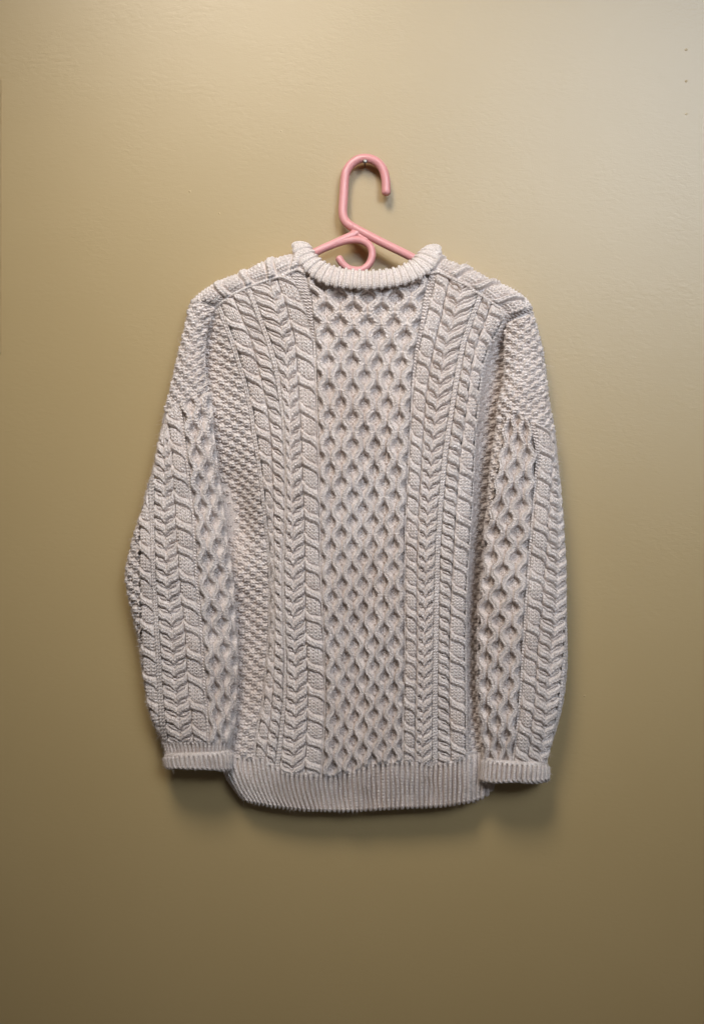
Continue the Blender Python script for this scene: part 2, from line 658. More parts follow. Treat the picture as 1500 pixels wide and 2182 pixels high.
def D_body(x, y):
    fi = np.clip((y - 560) / 2, 0, len(_yy) - 1.001)
    i0 = fi.astype(int)
    w = (fi - i0)
    K = NX.shape[1]
    xk = [_XT[i0, k] * (1 - w) + _XT[i0 + 1, k] * w for k in range(K)]
    dk = [_DT[i0, k] * (1 - w) + _DT[i0 + 1, k] * w for k in range(K)]
    out = np.where(x < xk[0], dk[0], dk[-1])
    for k in range(K - 1):
        h = xk[k + 1] - xk[k]
        t = np.clip((x - xk[k]) / h, 0, 1)
        m0 = (dk[k + 1] - dk[k - 1]) / (xk[k + 1] - xk[k - 1]) if k > 0 else 0 * h
        m1 = (dk[k + 2] - dk[k]) / (xk[k + 2] - xk[k]) if k < K - 2 else 0 * h
        v = ((2 * t ** 3 - 3 * t ** 2 + 1) * dk[k] + (t ** 3 - 2 * t ** 2 + t) * h * m0
             + (-2 * t ** 3 + 3 * t ** 2) * dk[k + 1] + (t ** 3 - t ** 2) * h * m1)
        out = np.where((x >= xk[k]) & (x < xk[k + 1]), v, out)
    out = out + (2.0 * wob(x, y * 0.6, 150, 1) + 2.2 * wob(x, y * 0.35, 95, 6)) * sstep((out - 30) / 30)
    return out


# row tables: y of honeycomb row n at the left and right side of the honeycomb
RN = np.arange(-3, 20)
RL = np.array([493, 549, 605, 661.7, 715, 772, 831, 891, 947.7, 1003, 1060, 1114, 1168, 1223, 1276, 1328.5, 1380, 1434, 1488, 1540, 1592, 1643, 1694.])
RR = np.array([493, 551, 608, 664.5, 720.5, 778, 836, 894, 951, 1006.6, 1060, 1112, 1163, 1213, 1264, 1315, 1366, 1415, 1463, 1513, 1561, 1607, 1654.])


def row_n(x, y):
    s = np.clip((x - 676) / 200, -0.35, 1.35)
    return np.interp(y, RL, RN) * (1 - s) + np.interp(y, RR, RN) * s


YT_body = tab([(420, 684), (440, 668), (460, 653), (489, 631), (530, 611), (597, 588), (625, 577), (645, 578), (668, 590), (701, 600), (750, 604), (824, 602), (868, 592), (912, 578), (944, 587), (994, 607), (1033, 634), (1071, 660), (1083, 682), (1110, 700)])
HEM_T = tab([(440, 1595), (474, 1600), (497, 1611), (552, 1615), (583, 1630), (607, 1647), (685, 1652), (764, 1641), (787, 1626), (855, 1621), (911, 1629), (962, 1625), (992, 1612), (1027, 1606), (1070, 1600)])

m1 = tab([(600, 445), (655, 463), (727, 491), (816, 517), (876, 531), (920, 537), (980, 547), (1037, 555), (1100, 561), (1160, 568), (1230, 573), (1348, 571), (1420, 565), (1496, 558), (1532, 550), (1585, 542), (1650, 536)])
m1r = lambda y: m1(y) + np.interp(y, [600, 900, 1100, 1250, 1500], [10, 9, 7, 4, 5])
ab = tab([(600, 488), (640, 500), (670, 513), (727, 537), (816, 559), (876, 571), (920, 577), (1000, 581), (1112, 584), (1203, 586), (1316, 587), (1407, 586), (1497, 580), (1596, 568), (1650, 562)])
r2 = tab([(580, 508), (619, 526), (672, 546), (727, 567), (768, 579), (816, 589), (876, 599), (908, 602), (999, 607), (1112, 606), (1203, 601), (1316, 603), (1407, 606), (1497, 603), (1528, 599), (1596, 591), (1650, 583)])
r2r = lambda y: r2(y) + np.interp(y, [600, 780, 876, 1000, 1400, 1500, 1600], [11, 10, 6, 4, 5, 7, 10])
cc = tab([(580, 560), (600, 571), (636, 584), (674, 592), (727, 606), (785, 613), (842, 617), (876, 619.5), (999, 622), (1112, 624.5), (1316, 625), (1407, 630), (1497, 631), (1596, 626), (1650, 622)])
cd = tab([(580, 585), (600, 592), (636, 606), (684, 618), (727, 629.5), (800, 635), (876, 638.5), (908, 641.6), (999, 644), (1112, 649), (1203, 650), (1316, 651), (1407, 654.5), (1497, 656), (1596, 652), (1650, 650)])
dr = tab([(580, 618), (600, 628), (636, 645), (691, 659), (727, 667), (803, 672), (876, 675), (999, 678), (1112, 680.5), (1203, 681.5), (1316, 686), (1407, 690.5), (1497, 692), (1596, 687.5), (1650, 684)])
hl = tab([(580, 648), (600, 655), (635, 664), (691, 668), (727, 672.5), (803, 675), (876, 677.5), (999, 680.5), (1112, 683), (1203, 684), (1316, 688.5), (1407, 693), (1497, 694.5), (1596, 690), (1650, 686.5)])
hr = tab([(580, 916), (600, 911), (635, 903), (691, 895), (747, 884), (803, 878), (876, 874.5), (999, 868), (1112, 862.5), (1203, 860.5), (1316, 861.5), (1407, 861.5), (1497, 860), (1528, 857), (1650, 856)])
dl2 = tab([(580, 929), (600, 926), (635, 917), (691, 904), (747, 891), (803, 883), (865, 878), (967, 872.5), (1068, 866.5), (1169, 863.5), (1256, 863.5), (1383, 864), (1484, 861.5), (1587, 860), (1650, 859)])
cl2 = tab([(580, 960), (600, 956), (636, 948), (684, 938), (732, 926), (780, 917), (852, 907), (967, 899), (1068, 893), (1169, 889), (1256, 888), (1383, 888), (1484, 886), (1587, 884), (1650, 883)])
cc2 = tab([(580, 993), (636, 976), (684, 965), (732, 950), (780, 943), (852, 931), (967, 919.5), (1068, 912), (1169, 907), (1256, 906), (1383, 904), (1484, 902), (1587, 900), (1650, 899)])
cr2 = tab([(580, 1034), (636, 1015), (684, 997), (732, 981), (780, 972), (852, 960), (967, 942.6), (1068, 933.7), (1169, 927), (1256, 925), (1383, 922.5), (1484, 921), (1587, 921), (1650, 921)])
r3r = lambda y: cr2(y) + 10.5
br2 = tab([(580, 1075), (640, 1050), (684, 1033), (732, 1015), (780, 1004), (852, 996), (967, 980.6), (1068, 973), (1169, 966.7), (1256, 961.6), (1383, 957), (1484, 957), (1587, 960), (1650, 962)])
ar2 = tab([(580, 1104), (660, 1083), (684, 1070), (732, 1042), (780, 1026), (852, 1017), (967, 1009), (1068, 1005), (1169, 998), (1256, 992), (1383, 990), (1484, 991), (1587, 992), (1650, 993)])
r4r = lambda y: ar2(y) + np.interp(y, [600, 800, 1000], [9, 8, 5])
ml = tab([(600, 420), (700, 415), (800, 415), (860, 425), (950, 435), (1050, 448), (1150, 460), (1250, 470), (1400, 478), (1500, 478), (1600, 470), (1660, 470)])
mr = tab([(600, 1112), (690, 1112), (760, 1106), (850, 1085), (900, 1085), (1000, 1066), (1100, 1056), (1200, 1052), (1300, 1044), (1500, 1042), (1600, 1058), (1660, 1060)])

sweater = thing('sweater', 'cream cable knit sweater with honeycomb centre panel hanging on the pink hanger', 'sweater')
RES = 1.05


def jit(x, y, n):
    n2 = n + 0.026 * wob(x, y, 80, 2) + 0.008 * wob(x, y, 25, 3)
    dx = 0.6 * wob(x, y, 45, 4)
    return n2, dx


def finish(h, x, y):
    h = h * (1 + 0.12 * wob(x, y, 60, 5))
    return h + rng.normal(0, 0.16, h.shape)


def column_heights(kind, u, W, x, y, n, p, **kw):
    """u 0..1 across a column W px wide (arrays)"""
    n, dx = jit(x, y, n)
    v = n * 54.0
    X = np.clip(u * W + dx * np.sin(np.pi * u), 0, None)
    X = np.minimum(X, W)
    if kind == 'rope':
        h = pat_rope(X - W / 2, v, W, n, p, kw.get('phase', 0), kw.get('sgn', 1))
    elif kind == 'honey':
        h = pat_honey(X, v, W, n, p, kw.get('cells', 4), kw.get('phase', 0))
    elif kind == 'chevron':
        h = pat_chevron(X, v, W, n, p, kw['uc'], kw.get('phase', 0))
    elif kind == 'diag':
        h = pat_diag(X, v, W, n, p, kw.get('phase', 0))
    elif kind == 'ridge':
        h = pat_ridge(X, v, W)
    elif kind == 'ditch':
        h = purl(X, v)
    elif kind == 'moss':
        h = pat_moss(X + kw.get('off', 0), v)
    if kind in ('rope', 'chevron', 'diag'):
        ed = np.minimum(X, W - X)
        h = h - 6.0 * np.exp(-(ed / 1.7) ** 2)
    h = h * np.clip((W - 3) / np.array({'rope': 20., 'honey': 40., 'chevron': 26., 'diag': 16.}.get(kind, 5.)), 0.12, 1)
    return finish(h, x, y)


def body_column(name, kind, xl, xr, parent, ncol=None, pitch=54.0, **kw):
    wmax = np.max(xr(np.arange(600, 1650.0, 10)) - xl(np.arange(600, 1650.0, 10)))
    nc = max(6, int(wmax / RES) + 1) if ncol is None else ncol
    nr = int(1060 / RES)
    u = np.linspace(0, 1, nc)[None, :].repeat(nr, 0)
    j = np.linspace(0, 1, nr)[:, None].repeat(nc, 1)
    y = 600 + 1040 * j
    for _ in range(8):
        x = xl(y) + (xr(y) - xl(y)) * u
        y0, y1 = YT_body(x), HEM_T(x) + 3
        y = y0 + (y1 - y0) * j
    x = xl(y) + (xr(y) - xl(y)) * u
    W = np.maximum(xr(y) - xl(y), 3.0)
    n = row_n(x, y)
    if 'ucf' in kw:
        kw['uc'] = (kw['ucf'](y) - xl(y)) / W
    D = D_body(x, y)
    # real width of the cloth where it turns away from the viewer (moss only, the rest is drawn to its bounds)
    if kind == 'moss':
        gx = np.gradient(D, axis=1) / np.maximum(np.gradient(x, axis=1), 1e-3)
        ds = np.gradient(x, axis=1) * np.sqrt(1 + gx ** 2)
        arc = np.cumsum(ds, axis=1)
        if kw.get('anchor') == 'r':
            arc = arc - arc[:, -1:] + 2000 * 14
        Warc = arc.max() + 10
        h = finish(pat_moss(arc, n * 54.0 + 0.6 * wob(x, y, 60, 6)), x, y) / np.sqrt(1 + gx ** 2) ** 0.8
    else:
        h = column_heights(kind, u, W, x, y, n, pitch, **kw)
    # settle at the shoulder seam
    h = h * (0.35 + 0.65 * sstep(j * nr * RES / 8)) 
    h = h * (0.4 + 0.6 * sstep((1 - j) * nr * RES / 9))
    B = P(x, y, D)
    return grid_obj(name, B, h, YARN, parent)


# ---- body lining (closed bag the knit columns lie on)
YT_back = tab([(420, 684), (460, 660), (530, 620), (600, 596), (636, 590), (690, 652), (780, 672), (870, 652), (925, 592), (994, 618), (1071, 668), (1110, 705)])


def build_body():
    nr, nc = 90, 80
    j = np.linspace(0, 1, nr)[:, None].repeat(nc, 1)
    u = np.linspace(0, 1, nc)[None, :].repeat(nr, 0)
    y = 600 + 1040 * j
    for _ in range(6):
        x = ml(y) + 4 + (mr(y) - ml(y) - 8) * u
        y0, y1 = YT_body(x) + 6, HEM_T(x) + 20
        y = y0 + (y1 - y0) * j
    D = D_body(x, y) - 17
    D = np.maximum(D, 9)
    F = P(x, y, D)
    y = 600 + 1040 * j
    for _ in range(6):
        x = ml(y) + 4 + (mr(y) - ml(y) - 8) * u
        y0, y1 = YT_back(x) + 6, HEM_T(x) + 20
        y = y0 + (y1 - y0) * j
    Bk = P(x, y, 6 + 0 * x)[:, ::-1]
    V = np.concatenate([F, Bk], axis=1)
    return mesh_from('body', V, grid_faces(nr, 2 * nc, wrap=True), YARN, sweater)


body = build_body()
body_column('moss_panel', 'moss', ml, m1, body, anchor='r', ncol=150)
body_column('ridge', 'ridge', m1, m1r, body, ncol=11)
body_column('rope_cable', 'rope', m1r, ab, body, phase=0.62)
body_column('diagonal_cable', 'diag', ab, r2, body, phase=0.30)
body_column('ridge', 'ridge', r2, r2r, body, ncol=11)
body_column('chevron_cable', 'chevron', r2r, cd, body, ucf=cc, phase=0.46)
body_column('rope_cable', 'rope', cd, dr, body, phase=0.80)
body_column('purl_ditch', 'ditch', dr, hl, body, ncol=14)
body_column('honeycomb_panel', 'honey', hl, hr, body, cells=4)
body_column('purl_ditch', 'ditch', hr, dl2, body, ncol=14)
body_column('rope_cable', 'rope', dl2, cl2, body, phase=0.84)
body_column('chevron_cable', 'chevron', cl2, cr2, body, ucf=cc2, phase=0.0)
body_column('ridge', 'ridge', cr2, r3r, body, ncol=12)
body_column('diagonal_cable', 'diag', r3r, br2, body, phase=0.2)
body_column('rope_cable', 'rope', br2, ar2, body, phase=0.0)
body_column('ridge', 'ridge', ar2, r4r, body, ncol=10)
body_column('moss_panel', 'moss', r4r, mr, body, ncol=110)


# ------------------------------------------------------------------ hem
HEM_B = tab([(474, 1655), (482, 1668), (504, 1690), (528, 1704), (576, 1714), (651, 1723), (741, 1725), (855, 1718), (941, 1715), (1005, 1704), (1032, 1695), (1048, 1681), (1058, 1660)])


def build_hem():
    nc = int(600 / 0.95)
    nr = 112
    u = np.linspace(0, 1, nc)[None, :].repeat(nr, 0)
    jj = np.linspace(0, 1.12, nr)[:, None].repeat(nc, 1)
    j = np.clip(jj, 0, 1)
    xt = 470 + 588 * u
    lean = 44 * (1 - u) ** 3.2 - 4 * u ** 6
    x = xt + lean * j ** 2
    yt, yb = HEM_T(xt) - 4, HEM_B(xt + lean)
    y = yt + (yb - yt) * j
    D = D_body(x, np.minimum(y, 1725))
    # sides roll back towards the wall
    ex = (u * 588)
    D = D - 26 * np.exp(-ex / 9) - 26 * np.exp(-(588 - ex) / 9)
    # gentle standing waves of the rib
    D = D + 2.2 * np.sin(x / 23 + 0.8 * np.sin(y / 40)) * 0.6 + 2.0 * wob(x, y * 0.3, 90, 6)
    # bottom edge rolls under
    a = np.clip((jj - 1) / 0.12, 0, 1) * math.pi
    D = D - 5 * (1 - np.cos(a))
    y = y + 4.0 * np.sin(a)
    v = jj * 95
    rx = xt + 1.0 * wob(x, y, 50, 7)
    h = pat_rib(rx, v, 10.2, H=5.8, duty=0.6, dep=1.8)
    h = h * (0.3 + 0.7 * sstep(jj * 95 / 6)) * (1 - 0.55 * sstep((jj - 0.98) / 0.1))
    h = h + 0.8 * (np.cos(2 * np.pi * xt / 5.1)) * np.exp(-((jj - 1.0) / 0.025) ** 2)
    h = finish(h, x, y)
    hem = grid_obj('hem', P(x, y, D), h, YARN, sweater)
    # far side of the hem, hanging behind
    x2 = 482 + 566 * np.linspace(0, 1, 120)[None, :].repeat(14, 0)
    j2 = np.linspace(0, 1, 14)[:, None].repeat(120, 1)
    y2 = HEM_T(x2) + (HEM_B(x2) - 6 - HEM_T(x2)) * j2
    h2 = pat_rib(x2, j2 * 90, 10.2) * 0.6
    grid_obj('hem_far_side', P(x2, y2, 12 + 0 * x2), h2, YARN, hem)


build_hem()


# ------------------------------------------------------------------ sleeves as flattened tubes
class Tube:
    def __init__(self, xl, xr, dc, rd):
        self.xl, self.xr, self.dc, self.rd = xl, xr, dc, rd

    def phi(self, x, y):
        xc = (self.xl(y) + self.xr(y)) / 2
        hw = (self.xr(y) - self.xl(y)) / 2
        return np.degrees(np.arcsin(np.clip((x - xc) / hw, -0.999, 0.999)))

    def pos(self, phi, y):
        xc = (self.xl(y) + self.xr(y)) / 2
        hw = (self.xr(y) - self.xl(y)) / 2
        a = np.radians(phi)
        x = xc + hw * np.sin(a)
        c = np.cos(a)
        D = self.dc(y) + self.rd(y) * np.sign(c) * np.abs(c) ** 0.9
        D = D + (2.0 * wob(x, y * 0.7, 85, 1) + 4.0 * wob(x * 0.6, y, 170, 7)) * np.clip(c, 0, 1)
        return x, D


def tube_column(name, kind, T, pl, pr, YT, YB, rown, parent, nc=None, nr=None, pitch=54.0, **kw):
    """pl, pr: angle in degrees as functions of y; YT, YB: top and bottom y as functions of x"""
    ym = np.linspace(900, 1590, 12)
    if nr is None:
        nr = 720
    if nc is None:
        nc = 40
    u = np.linspace(0, 1, nc)[None, :].repeat(nr, 0)
    j = np.linspace(0, 1, nr)[:, None].repeat(nc, 1)
    y = YT(np.full_like(u, 0.5 * (T.xl(900) + T.xr(900)))) + 700 * j
    for _ in range(8):
        ph = pl(y) + (pr(y) - pl(y)) * u
        x, _d = T.pos(ph, y)
        y0, y1 = YT(x), YB(x)
        y = y0 + (y1 - y0) * j
    ph = pl(y) + (pr(y) - pl(y)) * u
    x, D = T.pos(ph, y)
    n = rown(x, y)
    gx = np.gradient(x, axis=1)
    gd = np.gradient(D, axis=1)
    ds = np.sqrt(gx ** 2 + gd ** 2)
    arc = np.cumsum(ds, axis=1) - ds / 2
    W = np.maximum(arc[:, -1:] + ds[:, -1:] / 2, 3.0) + 0 * u
    uu = arc / W
    if 'ucphi' in kw:
        f = np.clip((kw['ucphi'](y) - pl(y)) / (pr(y) - pl(y)), 0.05, 0.95)
        # centre line measured along the cloth
        idx = np.clip((f[:, :1] * (nc - 1)).astype(int), 0, nc - 1)
        kw['uc'] = np.take_along_axis(uu, idx, axis=1) + 0 * u
    if kind == 'moss':
        h = finish(pat_moss(arc + kw.get('off', 0), n * 54.0), x, y)
    else:
        h = column_heights(kind, uu, W, x, y, n, pitch, **kw)
    h = h * (1 - 0.55 * sstep((np.abs(ph) - 62) / 30))
    h = h * (0.35 + 0.65 * sstep(j * (YB(x) - YT(x)) / 6))
    h = h * (0.4 + 0.6 * sstep((1 - j) * (YB(x) - YT(x)) / 6))
    return grid_obj(name, P(x, y, D), h, YARN, parent)


def tube_lining(name, T, y0, y1, parent, off=17.0):
    nr, nc = 70, 48
    y = np.linspace(y0, y1, nr)[:, None].repeat(nc, 1)
    a = np.linspace(0, 2 * math.pi, nc, endpoint=False)[None, :].repeat(nr, 0)
    xc = (T.xl(y) + T.xr(y)) / 2
    hw = (T.xr(y) - T.xl(y)) / 2 - off * 0.6
    x = xc + hw * np.sin(a)
    c = np.cos(a)
    D = T.dc(y) + (T.rd(y) - off) * np.sign(c) * np.abs(c) ** 0.9
    D = np.maximum(D, 4)
    return mesh_from(name, P(x, y, D), grid_faces(nr, nc, wrap=True), YARN, parent)


def cuff(name, xl, xr, ytop, ybot, dc, rd, pitch, parent, off=0.0):
    """turned back rib cuff: thick rolled top rim, open bottom"""
    # profile along j: inside (above) -> rim -> outer face -> bottom roll
    nc = 420
    a = np.radians(np.linspace(-125, 125, nc))[None, :]
    prof_pts = []
    R = 6.8
    for t in np.linspace(0, 1, 5):
        prof_pts.append((-2 * R, 14 * (1 - t), 0.0))
    for t in np.linspace(0, math.pi, 14)[1:]:
        prof_pts.append((-R - R * math.cos(t), -R * math.sin(t), 0.0))
    for t in np.linspace(0, 1, 38)[1:]:
        prof_pts.append((0.0, 0.0, t))
    for t in np.linspace(0, math.pi * 0.9, 10)[1:]:
        prof_pts.append((-4 + 4 * math.cos(t), 4 * math.sin(t), 1.0))
    pp = np.array(prof_pts)
    ro = pp[:, 0][:, None]
    dy = pp[:, 1][:, None]
    t = pp[:, 2][:, None]
    xls = xl(t)
    xrs = xr(t)
    xc = (xls + xrs) / 2
    hw = (xrs - xls) / 2 + ro
    x = xc + hw * np.sin(a)
    c = np.cos(a)
    D = dc + (rd + ro) * np.sign(c) * np.abs(c) ** 0.8
    y = ytop(x) + R + (ybot(x) - ytop(x) - R - 4) * t + dy
    arc = np.radians(np.linspace(-125, 125, nc))[None, :] * 70 + 0 * y
    gx, gd = np.gradient(x, axis=1), np.gradient(D, axis=1)
    arc = np.cumsum(np.sqrt(gx ** 2 + gd ** 2), axis=1) + off
    face = sstep(t * 40 / 5) * 1.0
    h = pat_rib(arc, t * 40, pitch, H=4.6, duty=0.58, dep=1.0) * (0.12 + 0.88 * face)
    h = h + (1 - face) * 0.7 * np.cos(2 * np.pi * arc / 5.2 + 0.6 * dy)
    h = h + 0.8 * wob(x, y, 40, 3) * face
    h = finish(h, x, y)
    return grid_obj(name, P(x, y, D), h, YARN, parent)


# ---- left sleeve
L_xl = tab([(600, 440), (622, 430), (643, 410), (667, 401), (689, 399), (730, 388), (775, 378), (828, 366), (864, 354), (901, 350), (932, 342), (975, 334), (1014, 325), (1042, 315), (1081, 308), (1107, 298), (1141, 287), (1182, 277), (1216, 268), (1247, 271), (1295, 281), (1334, 290), (1362, 297), (1410, 303), (1451, 309), (1504, 318), (1535, 327), (1556, 337), (1580, 348), (1602, 357), (1640, 358)], 25)
L_xr = tab([(600, 478), (653, 461), (689, 442), (722, 436), (756, 434), (792, 435), (823, 441), (835, 445), (879, 450), (922, 452), (975, 459), (1014, 462), (1045, 469), (1090, 474), (1131, 480), (1162, 484), (1201, 490), (1252, 496), (1295, 500), (1348, 501), (1391, 504), (1444, 504), (1492, 501), (1532, 499), (1585, 491), (1602, 487), (1640, 488)], 25)
TL = Tube(L_xl, L_xr, tab([(600, 40), (700, 42), (850, 55), (1000, 57), (1600, 54)]), tab([(600, 20), (660, 26), (750, 32), (900, 38), (1200, 46), (1500, 44), (1600, 36)]))
SEAM_L = tab([(330, 892), (352, 882), (375, 864), (395, 852), (420, 842), (445, 834), (470, 830)])
rows_L = lambda x, y: (y - 867) / 55.0

sl = tube_lining('sleeve', TL, 655, 1600, sweater)
A_ = lambda pts: (lambda y, f=tab(pts): TL.phi(f(y), y))
def order(fs, lo, hi, gap=3.0):
    """angles as functions of y kept in order between lo and hi"""
    def mk(k):
        def g(y):
            cur = None
            for f in fs[:k + 1]:
                a = f(y)
                a = np.maximum(a, lo)
                cur = a if cur is None else np.maximum(a, cur + gap)
            return np.minimum(cur, hi)
        return g
    return [mk(k) for k in range(len(fs))]


La = A_([(850, 330), (1000, 318), (1060, 304), (1100, 300), (1228, 299), (1348, 303), (1468, 309), (1600, 330)])
Lb = A_([(850, 340), (1000, 322), (1050, 318), (1100, 321), (1228, 324), (1348, 331), (1468, 337), (1532, 340), (1600, 350)])
Lc = A_([(850, 344), (1000, 331), (1100, 330), (1228, 333), (1348, 341), (1468, 348), (1532, 353), (1600, 362)])
Ld = A_([(850, 356), (901, 359), (956, 366), (1100, 375), (1228, 382.5), (1348, 395), (1468, 401.6), (1532, 409), (1600, 414)])
Le = A_([(850, 378), (901, 387), (956, 393), (1100, 410), (1228, 416), (1348, 427), (1468, 434), (1532, 440), (1600, 444)])
LH = A_([(850, 383), (901, 392), (956, 398), (1100, 414), (1228, 420), (1348, 430), (1468, 436.5), (1532, 442), (1600, 446)])
La, Lb, Lc, Ld, Le, LH = order([La, Lb, Lc, Ld, Le, LH], -82, 80, 3.0)
Lcc = A_([(850, 352), (956, 352), (1000, 353), (1100, 352), (1228, 357), (1348, 368), (1468, 375), (1532, 383), (1600, 388)])
Lcc2 = lambda y: np.clip(Lcc(y), Lc(y) + 4, Ld(y) - 4)
YB_L = lambda x: 1583 + 0 * x
m120 = lambda y: -118 + 0 * y
p93 = lambda y: 91 + 0 * y
p120 = lambda y: 118 + 0 * y
kwL = dict(YT=SEAM_L, YB=YB_L, rown=rows_L, parent=sl, T=TL)
tube_column('moss_panel', 'moss', pl=m120, pr=La, nc=80, nr=600, **kwL)
tube_column('rope_cable', 'rope', pl=La, pr=Lb, nc=44, phase=0.55, **kwL)
tube_column('ridge', 'ridge', pl=Lb, pr=Lc, nc=12, **kwL)
tube_column('chevron_cable', 'chevron', pl=Lc, pr=Ld, nc=60, ucphi=Lcc2, phase=0.345, **kwL)
tube_column('rope_cable', 'rope', pl=Ld, pr=Le, nc=40, phase=0.65, **kwL)
tube_column('purl_ditch', 'ditch', pl=Le, pr=LH, nc=8, **kwL)
tube_column('honeycomb_panel', 'honey', pl=LH, pr=p93, nc=120, cells=2, phase=0.92, **kwL)
tube_column('moss_panel', 'moss', pl=p93, pr=p120, nc=30, nr=500, **kwL)
YT_dl = tab([(395, 668), (403, 655), (420, 646), (440, 648), (462, 656), (480, 668)])
tube_column('drop_shoulder', 'moss', TL, lambda y: -115 + 0 * y, lambda y: 112 + 0 * y, YT_dl, lambda x: SEAM_L(x) + 1, rows_L, sl, nc=190, nr=230)

# short plain rib seen above the left cuff
def sleeve_rib(T, y0, y1, pitch, parent):
    nr, nc = 40, 260
    y = np.linspace(y0, y1, nr)[:, None].repeat(nc, 1)
    ph = np.linspace(-110, 110, nc)[None, :].repeat(nr, 0)
    x, D = T.pos(ph, y)
    ds = np.sqrt(np.gradient(x, axis=1) ** 2 + np.gradient(D, axis=1) ** 2)
    arc = np.cumsum(ds, axis=1)
    arc = arc * (230 / arc[:, -1:])
    h = finish(pat_rib(arc, y, pitch, H=4.5), x, y)
    grid_obj('sleeve_rib', P(x, y, D), h, YARN, parent)


sleeve_rib(TL, 1581, 1622, 9.5, sl)
cuff('cuff', lambda t: 351 + 4 * t, lambda t: 494 - 1 * t, tab([(340, 1606), (420, 1604), (470, 1601), (500, 1594)]), tab([(340, 1634), (420, 1637), (480, 1641), (500, 1640)]), 54, 46, 10.4, sl)

# ---- right sleeve
R_xl = tab([(600, 1088), (650, 1090), (684, 1080), (708, 1076), (780, 1077), (828, 1073), (852, 1062), (888, 1060), (898, 1058), (941, 1050), (989, 1043), (1038, 1040), (1078, 1037.6), (1108, 1032), (1144, 1029), (1167, 1031), (1193, 1031), (1225, 1026), (1256, 1022), (1289, 1019), (1332, 1017), (1383, 1016), (1433, 1015), (1484, 1016), (1522, 1019), (1569, 1025), (1602, 1032), (1660, 1032)], 25)
R_xr = tab([(600, 1090), (629, 1112), (648, 1129), (670, 1135), (696, 1141), (732, 1151), (768, 1157), (804, 1162), (853, 1167), (903, 1177), (924, 1181), (982, 1186), (1038, 1192), (1073, 1194), (1119, 1199), (1152, 1200), (1195, 1203.6), (1231, 1204), (1269, 1206), (1319, 1207), (1370, 1208.6), (1421, 1209), (1454, 1206), (1492, 1201), (1531, 1192), (1569, 1181), (1602, 1168), (1660, 1162)], 25)
TR = Tube(R_xl, R_xr, tab([(600, 40), (700, 44), (850, 55), (1000, 57), (1600, 54)]), tab([(600, 20), (660, 26), (750, 34), (900, 40), (1200, 46), (1500, 44), (1600, 36)]))
SEAM_R = tab([(1040, 915), (1065, 898), (1083, 885), (1103, 882), (1136, 898), (1180, 924), (1200, 932)])
rows_R = lambda x, y: (y - 880) / 54.0
sr = tube_lining('sleeve', TR, 668, 1628, sweater)
B_ = lambda pts: (lambda y, f=tab(pts): TR.phi(f(y), y))
Ra = tab([(880, -45), (967, -46), (1068, -60), (1169, -78), (1281, -78), (1600, -72)])
Rb = B_([(880, 1118), (900, 1130), (967, 1141), (1068, 1135), (1169, 1126), (1281, 1118), (1383, 1111.5), (1484, 1105.5), (1561, 1098), (1620, 1091)])
Rc = B_([(880, 1124), (900, 1138), (967, 1149), (1068, 1138.5), (1169, 1131), (1281, 1121.5), (1383, 1114), (1484, 1108), (1561, 1101), (1620, 1094)])
Rd_ = B_([(880, 1150), (900, 1164), (967, 1178), (1068, 1169), (1169, 1164), (1281, 1154.5), (1383, 1145), (1484, 1140), (1561, 1130), (1620, 1124)])
Re = B_([(880, 1180), (967, 1186), (1068, 1196), (1169, 1203), (1281, 1204), (1383, 1199), (1484, 1189), (1561, 1178), (1620, 1163)])
Rcc = B_([(880, 1185), (967, 1188), (1068, 1188), (1169, 1188), (1281, 1184), (1383, 1174), (1484, 1165.6), (1561, 1158), (1620, 1148)])
Rb, Rc, Rd_, Re = order([Rb, Rc, Rd_, Re], -80, 84, 3.0)
Re = (lambda f: lambda y: np.maximum(f(y), 70))(Re) if False else Re
Rf = lambda y: np.minimum(Re(y) + 7, 95)
Rcc2 = lambda y: np.clip(Rcc(y), Rd_(y) + 4, np.maximum(Re(y) - 4, Rd_(y) + 4))
YB_R = tab([(1000, 1612), (1031, 1616), (1093, 1624), (1170, 1626)])
kwR = dict(YT=SEAM_R, YB=lambda x: YB_R(x) + 3, rown=rows_R, parent=sr, T=TR)
tube_column('moss_panel', 'moss', pl=lambda y: -118 + 0 * y, pr=lambda y: Ra(y), nc=70, nr=600, **kwR)
tube_column('honeycomb_panel', 'honey', pl=lambda y: Ra(y), pr=Rb, nc=120, cells=2, phase=0.72, **kwR)
tube_column('purl_ditch', 'ditch', pl=Rb, pr=Rc, nc=10, **kwR)
tube_column('rope_cable', 'rope', pl=Rc, pr=Rd_, nc=40, phase=0.54, **kwR)
tube_column('chevron_cable', 'chevron', pl=Rd_, pr=Re, nc=60, ucphi=Rcc2, phase=0.21, **kwR)
tube_column('ridge', 'ridge', pl=Re, pr=Rf, nc=12, **kwR)
tube_column('moss_panel', 'moss', pl=Rf, pr=lambda y: 120 + 0 * y, nc=60, nr=600, **kwR)
YT_dr = tab([(1075, 695), (1085, 684), (1110, 676), (1134, 668), (1150, 680)])
tube_column('drop_shoulder', 'moss', TR, lambda y: -112 + 0 * y, lambda y: 115 + 0 * y, YT_dr, lambda x: SEAM_R(x) + 1, rows_R, sr, nc=200, nr=230)
cuff('cuff', lambda t: 1028 - 3 * t, lambda t: 1166 + 1 * t, tab([(1020, 1609), (1043, 1616), (1093, 1622), (1170, 1624)]), tab([(1020, 1660), (1055, 1667), (1093, 1664), (1144, 1667), (1170, 1661)]), 54, 46, 10.8, sr, 3)


